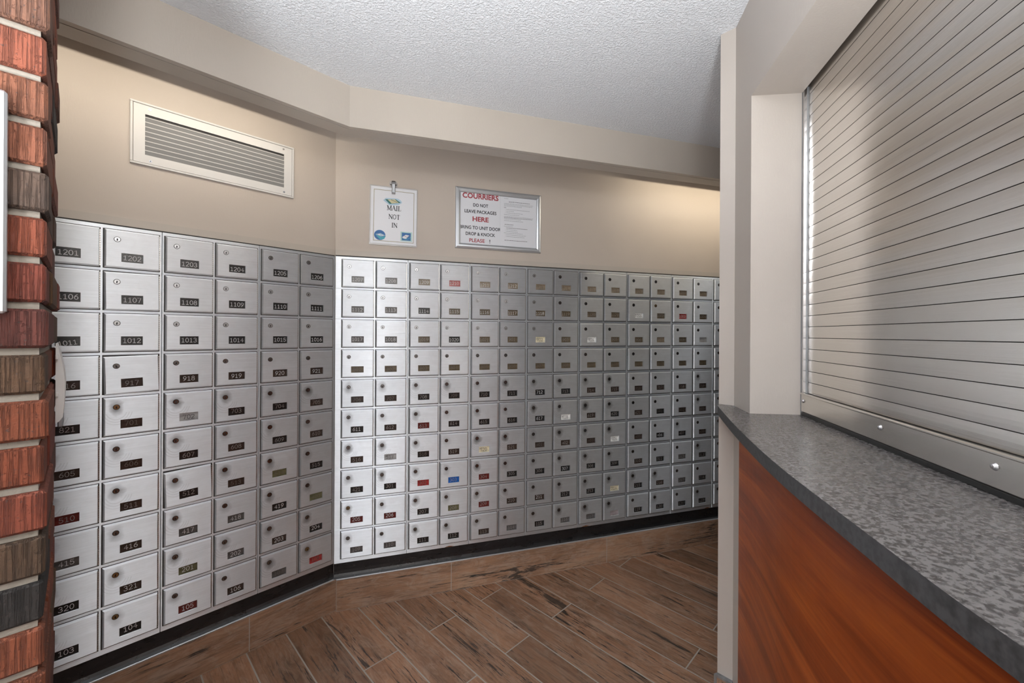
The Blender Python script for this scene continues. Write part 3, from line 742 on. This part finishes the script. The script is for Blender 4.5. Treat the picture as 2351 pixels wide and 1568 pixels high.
for txt, mm_, fz, fw, fh, bo in lines:
    xx = cxp + (0.0 if txt not in ('PLEASE', '!') else (-0.02 if txt == 'PLEASE' else wS * 0.235))
    text_mesh(txt, fh * IH, M[mm_], s1, xx, zt0 - fz * IH, -0.0038, fw * wS, bo, clip=(0.0290, split - 0.0015))
# small print on the right sheet: too small to read, rows of word-length dashes
mb = MB(); rs = random.Random(5); xr0 = split + 0.022; xr1 = FW - 0.0285 - 0.018
rowsp = [(0.035, 0.0, 0.14, 0), (0.095, 0.16, 0.88, 1), (0.135, 0, 1, 0), (0.160, 0, 0.97, 0), (0.185, 0, 0.60, 0), (0.218, 0, 0.07, 1), (0.252, .08, .88, 0), (0.287, .08, .33, 0), (0.322, .08, .64, 0), (0.358, 0, .52, 0),
         (0.395, 0, 1, 0), (0.420, 0, .97, 1), (0.447, 0, .58, 0), (0.482, 0, .65, 0), (0.560, .02, .32, 1), (0.595, 0, .30, 0), (0.628, .08, .80, 1), (0.663, .08, .45, 0), (0.698, .08, .47, 0), (0.733, 0, .64, 0), (0.768, .08, .75, 0), (0.803, .08, .70, 0), (0.880, .02, .80, 1)]
for fz, a, e, bold in rowsp:
    z = zt0 - fz * IH; x = xr0 + a * (xr1 - xr0); xe = xr0 + e * (xr1 - xr0)
    if a == .08: mb.box(x - 0.006, x - 0.0045, -0.0036, -0.0031, z - 0.0005, z + 0.001)
    while x < xe:
        w_ = rs.uniform(0.003, 0.011); x2 = min(x + w_, xe); mb.box(x, x2, -0.0036, -0.0031, z - (0.0010 if bold else 0.0007), z + (0.0010 if bold else 0.0007), 0 if bold else 1); x = x2 + 0.0014
mk('lettering', mb, [M['ink'], M['ink_grey']], s2)

# laminated sheet MAIL NOT IN hanging from a suction clip
sg = empty('hanging_notice', Rp(0.1720, 1.8350, -0.0115), AR); tag(sg, 'laminated white MAIL NOT IN notice with gold border hanging from a suction clip', 'notice')
sg.rotation_euler = (0, math.radians(0.6), AR)
SW, SH = 0.239, 0.307
mb = MB(); mb.box(0, SW, -0.0045, -0.001, 0, SH, 0, 0.001); mk('sleeve', mb, M['plastic_clear'], sg)
mb = MB(); mb.box(0.006, SW - 0.004, -0.0052, -0.0046, 0.008, SH - 0.006); pp = mk('paper', mb, M['paper'], sg)
mb = MB(); bo = [(0.021, 0.022), (SW - 0.018, 0.022), (SW - 0.018, SH - 0.022), (0.021, SH - 0.022)]
for i in range(4): mb.stroke([bo[i], bo[(i + 1) % 4]], 0.0022, -0.0055)
mk('border', mb, M['gold'], pp)
# serif capitals drawn as thick and thin strokes
def serif(ch):
    st, sr_ = 0.17, 0.05   # stem, hairline
    def stem(x, z0=0, z1=1, w=st): return ([(x, z0), (x, z1)], w)
    def ser(x, z, w=0.30): return ([(x - w / 2, z), (x + w / 2, z)], 0.05)
    if ch == 'M': return [stem(.14, w=.085), stem(.86), ([(.16, 1), (.48, .12)], .17), ([(.48, .12), (.84, 1)], .085), ser(.14, .02), ser(.86, .02), ser(.10, .98, .2), ser(.9, .98, .2)], 1.0
    if ch == 'A': return [([(.08, 0), (.42, 1)], .085), ([(.42, 1), (.76, 0)], .17), ([(.20, .36), (.64, .36)], .05), ser(.08, .02, .24), ser(.76, .02, .28)], .86
    if ch == 'I': return [stem(.2), ser(.2, .02), ser(.2, .98)], .42
    if ch == 'L': return [stem(.2), ser(.2, .98), ([(.06, .02), (.62, .02)], .05), ([(.64, 0), (.64, .26)], .06)], .70
    if ch == 'N': return [stem(.14, w=.085), stem(.74, w=.085), ([(.14, .98), (.74, .04)], .18), ser(.14, .02, .26), ser(.08, .98, .2), ser(.74, .98, .26)], .86
    if ch == 'O': return [(arc(.40, .5, .32, .5, 90, 450, 20), .12)], .82
    if ch == 'T': return [stem(.38), ser(.38, .02), ([(.04, .97), (.72, .97)], .055), ([(.04, 1), (.04, .76)], .05), ([(.72, 1), (.72, .76)], .05)], .78
def serif_text(txt, cx, z, h):
    mb = MB(); g = [serif(c) for c in txt]; tw_ = sum(a for _, a in g) * h * 1.02; x = cx - tw_ / 2
    for ss, adv in g:
        for pts, w_ in ss: mb.stroke([(x + px * h, z + pz * h) for px, pz in pts], w_ * h, -0.0056)
        x += adv * h * 1.02
    mk('lettering', mb, M['ink'], pp)
serif_text('MAIL', 0.121, 0.1840, 0.0235); serif_text('NOT', 0.123, 0.1395, 0.0230); serif_text('IN', 0.124, 0.0960, 0.0225)
# printed pictures
mb = MB(); y = -0.0056
mb.poly_y([(0.066, 0.232), (0.098, 0.209), (0.142, 0.215), (0.160, 0.228), (0.156, 0.238), (0.140, 0.248), (0.078, 0.245)], y, 0)
mb.poly_y([(0.075, 0.238), (0.098, 0.216), (0.154, 0.228), (0.128, 0.243)], y - 0.0002, 1); mb.poly_y([(0.088, 0.238), (0.108, 0.220), (0.143, 0.227), (0.124, 0.242)], y - 0.0004, 2)
mb.stroke([(0.106, 0.238), (0.136, 0.228)], 0.0018, y - 0.0006, 3); mk('picture', mb, [M['light_blue'], M['green'], M['cream_ink'], M['ink']], pp)
mb = MB(); mb.poly_y([(0.052 + 0.028 * math.cos(a * math.pi / 12), 0.051 + 0.026 * math.sin(a * math.pi / 12)) for a in range(24)], y, 0)
mb.poly_y([(0.030, 0.052), (0.054, 0.028), (0.074, 0.032), (0.082, 0.048), (0.060, 0.042)], y - 0.0002, 1); mb.poly_y([(0.030, 0.054), (0.056, 0.060), (0.080, 0.050), (0.058, 0.044)], y - 0.0003, 2)
mb.poly_y([(0.042, 0.053), (0.052, 0.057), (0.056, 0.050), (0.048, 0.048)], y - 0.0005, 3); mb.poly_y([(0.060, 0.052), (0.072, 0.052), (0.066, 0.047)], y - 0.0005, 3)
mk('picture', mb, [M['blue'], M['teal'], M['light_blue'], M['paper']], pp)
mb = MB(); mb.box(0.155, 0.214, y, y + 0.0003, 0.028, 0.078, 0); mb.box(0.162, 0.207, y - 0.0002, y, 0.033, 0.073, 1)
mb.poly_y([(0.164, 0.050), (0.182, 0.063), (0.200, 0.060), (0.184, 0.042), (0.168, 0.042)], y - 0.0004, 2); mb.stroke([(0.176, 0.056), (0.188, 0.050), (0.196, 0.056)], 0.0016, y - 0.0006, 3)
mb.stroke([(0.164, 0.044), (0.186, 0.038), (0.206, 0.050)], 0.0022, y - 0.0005, 4); mk('picture', mb, [M['mint'], M['blue'], M['paper'], M['ink'], M['teal']], pp)
cl = empty('suction_clip', Rp(0.2915, 2.155, -0.0115), AR); tag(cl, 'clear suction cup with metal spring clip holding the MAIL NOT IN notice', 'clip')
mb = MB(); mb.disc_y(0, 0, 0.021, -0.003, -0.0002, 24, 0, 0.018); mb.disc_y(0, 0, 0.009, -0.009, -0.003, 16, 0, 0.007); mk('suction_cup', mb, M['plastic_clear'], cl)
mb = MB(); 
pr_ = [(0.012, -0.010, 0.0085), (-0.002, -0.0125, 0.0085), (-0.018, -0.0110, 0.0075), (-0.036, -0.0085, 0.0080), (-0.052, -0.0070, 0.0085)]
for (z0, y0, w0), (z1, y1, w1) in zip(pr_, pr_[1:]):
    mb.face([(-w0, y0, z0), (-w1, y1, z1), (w1, y1, z1), (w0, y0, z0)]); 
    for sgn in (-1, 1): mb.face([(sgn * w0, y0, z0), (sgn * w0, y0 + 0.0035, z0), (sgn * w1, y1 + 0.0035, z1), (sgn * w1, y1, z1)], 1); mb.box(sgn * w0 - 0.0012, sgn * w0 + 0.0012, y0 - 0.0008, y0 + 0.0035, min(z0, z1), max(z0, z1), 1)
mb.box(-0.009, 0.009, -0.0095, -0.0060, -0.053, -0.044, 1); mb.box(-0.009, 0.009, -0.0130, -0.0090, 0.009, 0.014, 1, 0.001)
for sgn in (-1, 1): mb.disc_y(sgn * 0.0135, -0.004, 0.0030, -0.0085, -0.003, 10, 1)
mk('spring_clip', mb, [M['galv'], M['lock_dark']], cl)

# ================================================================ SHUTTER
shl = (Vector((shx(YE), YE)) - Vector(K_)).length
ang_s = math.atan2(SD.y, SD.x)              # local +X runs from the pillar towards the camera; local +Y is behind (kiosk side)
sh = empty('roller_shutter', (K_[0], K_[1], 1.148), ang_s); tag(sh, 'closed stainless steel roller shutter above the service counter', 'shutter')
# local y: left of +X direction. SD points to -Y world, so left is +X world = kiosk side
z00 = 1.148
mb = MB(); SP = 0.0318; z = 1.214 - z00; k = 0
while z + z00 < 2.16:
    n = 4; pts = []
    for i in range(n + 1):
        f = i / n; pts.append((0.010 - 0.0005 * math.sin(math.pi * f), z + 0.0005 + (SP - 0.0015) * f))
    for (ya, za), (yb, zb_) in zip(pts, pts[1:]): mb.face([(0.014, ya, za), (shl, ya, za), (shl, yb, zb_), (0.014, yb, zb_)])
    mb.face([(0.014, 0.010, z + SP - 0.0010), (shl, 0.010, z + SP - 0.0010), (shl, 0.014, z + SP - 0.0010), (0.014, 0.014, z + SP - 0.0010)])
    mb.face([(0.014, 0.014, z + SP - 0.0010), (shl, 0.014, z + SP - 0.0010), (shl, 0.014, z + SP + 0.0005), (0.014, 0.014, z + SP + 0.0005)], 1)
    z += SP; k += 1
mb.box(0.014, shl, 0.0142, 0.016, 0.05, z, 1)
mk('slat_curtain', mb, [M['shutter'], M['gap']], sh)
mb = MB(); mb.box(0.006, shl, -0.002, 0.008, 0.010, 0.066, 0, 0.003); mb.box(0.006, shl, -0.004, 0.006, 0.060, 0.066, 0, 0.002); br_ = mk('bottom_rail', mb, M['shutter'], sh)
for x in (0.022, 0.366, 0.625, 0.93, 1.25):
    mb = MB(); nseg = 14
    for ri, (ra, rb_, ya, yb) in enumerate(((0.0, 0.0035, -0.0065, -0.0058), (0.0035, 0.006, -0.0058, -0.002))):
        for i in range(nseg):
            a0, a1 = 2 * math.pi * i / nseg, 2 * math.pi * (i + 1) / nseg
            q = [(ra * math.cos(a0), ya, ra * math.sin(a0)), (rb_ * math.cos(a0), yb, rb_ * math.sin(a0)), (rb_ * math.cos(a1), yb, rb_ * math.sin(a1)), (ra * math.cos(a1), ya, ra * math.sin(a1))]
            mb.face(q if ra > 0 else [q[0], q[1], q[2]])
    mk('bolt', mb, M['steel'], br_, (x, 0, 0.043), smooth=True)
mb = MB(); mb.box(0.006, shl, -0.001, 0.012, 0.0, 0.010, 0, 0.001); mk('rubber_seal', mb, M['gasket'], sh)
mb = MB(); mb.box(-0.012, 0.014, -0.0005, 0.020, 0.0, 0.952, 0, 0.001); mb.box(0.010, 0.016, -0.001, 0.006, 0.066, 0.952, 1); mk('guide_rail', mb, [M['galv'], M['steel']], sh)

# ================================================================ COUNTER
ZC = 1.148
edge = [(0.700, 1.405), (0.6762, 1.3601), (0.633, 1.235), (0.5857, 1.0982), (0.5317, 0.9286), (0.4965, 0.8118), (0.472, 0.7211), (0.4551, 0.651), (0.4370, 0.5685), (0.4150, 0.4682), (0.4004, 0.4024), (0.3900, 0.3500), (0.3800, 0.2800), (0.3720, 0.1500), (0.3640, 0.0), (0.352, -0.15), (0.338, -0.30), (0.332, -0.36)]
def smooth_path(p, it=2):
    for _ in range(it):
        q = [p[0]]
        for a, b_ in zip(p, p[1:]): q += [(a[0] * .75 + b_[0] * .25, a[1] * .75 + b_[1] * .25), (a[0] * .25 + b_[0] * .75, a[1] * .25 + b_[1] * .75)]
        q.append(p[-1]); p = q
    return p
eds = smooth_path(edge, 2)
# back outline runs along pillar faces and just under the shutter
back = [(shx(-0.36) + 0.06, -0.36), (K_[0] + 0.045, K_[1] - 0.016), (K_[0], K_[1] - 0.001), (J_[0] - 0.0005, J_[1] - 0.001), (B_[0] - 0.001, B_[1] - 0.001), (A_[0] + 0.002, A_[1] + 0.006)]
mb = MB(); poly = eds + back
k = len(poly)
top = [(x, y, ZC) for x, y in poly]; bot = [(x, y, ZC - 0.028) for x, y in poly]
mb.face(top[::1] if True else top, 0); mb.face(bot[::-1], 1)
for i in range(k):
    j = (i + 1) % k; mb.face([top[i], bot[i], bot[j], top[j]], 1)
o = mk('countertop', mb, [M['counter'], M['counter_edge']]); tag(o, 'grey speckled curved countertop in front of the steel shutter', 'countertop')
# curved front panel, set back under the nosing
pan = smooth_path([(0.7330, 1.3600), (0.700, 1.210), (0.655, 1.060), (0.612, 0.930), (0.578, 0.800), (0.548, 0.651), (0.520, 0.480), (0.498, 0.300), (0.482, 0.100), (0.470, -0.10), (0.455, -0.30), (0.450, -0.36)], 2)
mb = MB(); ul = 0; uvs = []
me_pts = []
for a, b_ in zip(pan, pan[1:]):
    L_ = math.hypot(b_[0] - a[0], b_[1] - a[1])
    mb.face([(a[0], a[1], FLOOR), (b_[0], b_[1], FLOOR), (b_[0], b_[1], ZC - 0.028), (a[0], a[1], ZC - 0.028)]); uvs.append((ul, ul + L_)); ul += L_
bk = [(x + 0.018, y) for x, y in pan]
for a, b_ in zip(bk, bk[1:]): mb.face([(b_[0], b_[1], FLOOR), (a[0], a[1], FLOOR), (a[0], a[1], ZC - 0.028), (b_[0], b_[1], ZC - 0.028)])
me = mb.mesh('counter_panel', [M['cherry']], smooth=True)
for pi, (u0, u1) in enumerate(uvs):
    p = me.polygons[pi]; zz = (0, 0, 1, 1)
    for li, u_, v_ in zip(p.loop_indices, (u0, u1, u1, u0), (FLOOR, FLOOR, ZC, ZC)): me.uv_layers[0].data[li].uv = (u_, v_)
o = obj('counter_panel', me); tag(o, 'curved reddish cherry wood front panel under the counter', 'counter front')
bpy.context.view_layer.update()

# ================================================================ THINGS ON THE BRICK
wp = empty('wall_panel', (E_[0], E_[1], 1.405), AL); tag(wp, 'pale grey metal edge of a panel mounted on the brick wall, cut by the left frame edge', 'panel')
mb = MB(); mb.box(-0.45, -0.036, -0.020, -0.003, 0, 0.307, 0, 0.003); mk('casing', mb, M['snap'], wp)
mb = MB(); mb.box(-0.437, -0.049, -0.0205, -0.0199, 0.013, 0.294); mk('face_sheet', mb, M['paper'], wp)
ps = empty('plastic_sleeve', (E_[0], E_[1], 1.185), AL); tag(ps, 'white plastic sleeve stuck to the side of the brick wall beside mailbox 916', 'plastic sleeve')
mb = MB(); pr = [(0.002, 0.172), (0.005, 0.160), (0.0085, 0.140), (0.012, 0.118), (0.014, 0.092), (0.0135, 0.065), (0.012, 0.040), (0.011, 0.024), (0.006, 0.016), (0.003, 0.014)]
for (xa, za), (xb, zb_) in zip(pr, pr[1:]):
    mb.face([(xa, 0.300, za), (xa, 0.398, za), (xb, 0.398, zb_), (xb, 0.300, zb_)]); mb.face([(0.001, 0.300, za), (xa, 0.300, za), (xb, 0.300, zb_), (0.001, 0.300, zb_)]); mb.face([(0.001, 0.398, za), (0.001, 0.398, zb_), (xb, 0.398, zb_), (xa, 0.398, za)])
mk('sleeve', mb, M['white_paint'], ps, smooth=True)
mb = MB(); mb.box(0.003, 0.011, 0.33, 0.397, 0.0, 0.022, 0, 0.002); q = mk('bottom_fold', mb, M['galv'], ps); q['label'] = 'shiny grey folded lower end'
mb = MB(); mb.box(0.001, 0.005, 0.285, 0.302, 0.140, 0.150, 0, 0.001); mb.box(0.001, 0.005, 0.290, 0.302, 0.066, 0.075, 0, 0.001); mk('tape', mb, M['white_paint'], ps)

# ================================================================ LAMPS
def emis(name, col, st):
    m = mat(name, (0.8, 0.8, 0.8), 0.4); bb = m.node_tree.nodes['Principled BSDF']
    bb.inputs['Emission Color'].default_value = (*col, 1); bb.inputs['Emission Strength'].default_value = st; return m
def sphere(mb, r, zc, n=24, k=14):
    for i in range(k):
        t0, t1 = math.pi * i / k, math.pi * (i + 1) / k
        for j in range(n):
            a0, a1 = 2 * math.pi * j / n, 2 * math.pi * (j + 1) / n
            P_ = lambda t_, a: (r * math.sin(t_) * math.cos(a), r * math.sin(t_) * math.sin(a), zc + r * math.cos(t_))
            q = [P_(t0, a0), P_(t1, a0), P_(t1, a1), P_(t0, a1)]
            mb.face(q[:3] if i == k - 1 else ([q[0], q[1], q[2]] if i == 0 else q))
where = ['nearest the counter', 'in the middle of the lobby', 'near the daylight fill', 'in the passage behind the pillar', 'behind the brick wall']
for i, ((x, y), p) in enumerate(FILL_GLOBES):
    t_ = empty('fill_globe', (x, y, CEIL)); tag(t_, f'added white fill globe hung from the ceiling {where[i]}', 'ceiling lamp', 'added fill globes')
    mb = MB(); sphere(mb, GLOBE_R, GLOBE_Z - CEIL); mk('globe', mb, emis('lit_globe', (1.0, 0.98, 0.96), p), t_, smooth=True, uv=None)
    mb = MB(); n = 16; ring = lambda r, z: [(r * math.cos(2 * math.pi * j / n), r * math.sin(2 * math.pi * j / n), z) for j in range(n)]
    for ra, za, rb_, zb_ in ((0.05, 0, 0.05, -0.015), (0.05, -0.015, 0.008, -0.025), (0.008, -0.025, 0.008, GLOBE_Z - CEIL + GLOBE_R + 0.01), (0.008, GLOBE_Z - CEIL + GLOBE_R + 0.01, 0.03, GLOBE_Z - CEIL + GLOBE_R - 0.004)):
        A1, B1 = ring(ra, za), ring(rb_, zb_)
        for j in range(n): mb.face([A1[j], B1[j], B1[(j + 1) % n], A1[(j + 1) % n]])
    mk('stem', mb, M['lamp_ring'], t_)
upw = ['closest behind the viewpoint', 'between counter and entrance', 'in the far lobby corner', 'in the passage behind the pillar']
for i, ((x, y), p) in enumerate(CEILING_FILLS):
    t_ = empty('fill_uplighter', (x, y, FLOOR)); tag(t_, f'added slim white fill uplighter with open bowl {upw[i]}', 'floor lamp', 'added fill uplighters')
    ring = lambda r, z: [(r * math.cos(2 * math.pi * j / 24), r * math.sin(2 * math.pi * j / 24), z) for j in range(24)]
    for nm, prf in (('base', [(0.0, 0.02), (0.12, 0.02), (0.13, 0.0)]), ('pole', [(0.012, 0.02), (0.012, UP_Z - 0.05)]), ('bowl', [(0.012, UP_Z - 0.06), (0.08, UP_Z - 0.04), (0.15, UP_Z + 0.05), (0.155, UP_Z + 0.05), (0.147, UP_Z + 0.045), (0.075, UP_Z - 0.03), (0.0, UP_Z - 0.035)])):
        mb = MB()
        for (ra, za), (rb_, zb_) in zip(prf, prf[1:]):
            A1, B1 = ring(ra, za), ring(rb_, zb_)
            for j in range(24):
                q = [A1[j], A1[(j + 1) % 24], B1[(j + 1) % 24], B1[j]]
                mb.face(q if ra > 0 and rb_ > 0 else ([q[0], q[2], q[3]] if ra == 0 else q[:3]))
        mk(nm, mb, M['lamp_white'], t_, uv=None)
def cove_lamp(base, s0, s1, ang, power, lab):
    mid = (s0 + s1) / 2; Ls = abs(s1 - s0)
    t_ = empty('tube_lamp', base(mid, 2.30, 0.385), ang); tag(t_, lab, 'tube lamp', 'cove lamps behind the soffit board')
    mb = MB(); mb.box(-Ls / 2, Ls / 2, 0.0, 0.235, 0.0425, 0.0445); mb.box(-Ls / 2, Ls / 2, 0.0, 0.02, -0.03, 0.0425); mk('housing', mb, M['lamp_ring'], t_)
    p = base(mid, 2.334, 0.345)
    a = area('tube_light', p, Ls * 0.97, power, (1.0, 0.90, 0.76) if ang == AL else (1.0, 0.87, 0.68), sy=0.012)
    nn = nl if ang == AL else nr
    d = Vector((-nn.x, -nn.y, -0.2)).normalized(); a.rotation_euler = d.to_track_quat('-Z', 'Y').to_euler()
cove_lamp(Lp, 0.15, 1.35, AL, 1.9, 'warm tube lamp hidden above the left soffit board')
cove_lamp(Rp, 1.75, 2.95, AR, 2.5, 'warm tube lamp hidden above the far right soffit board')
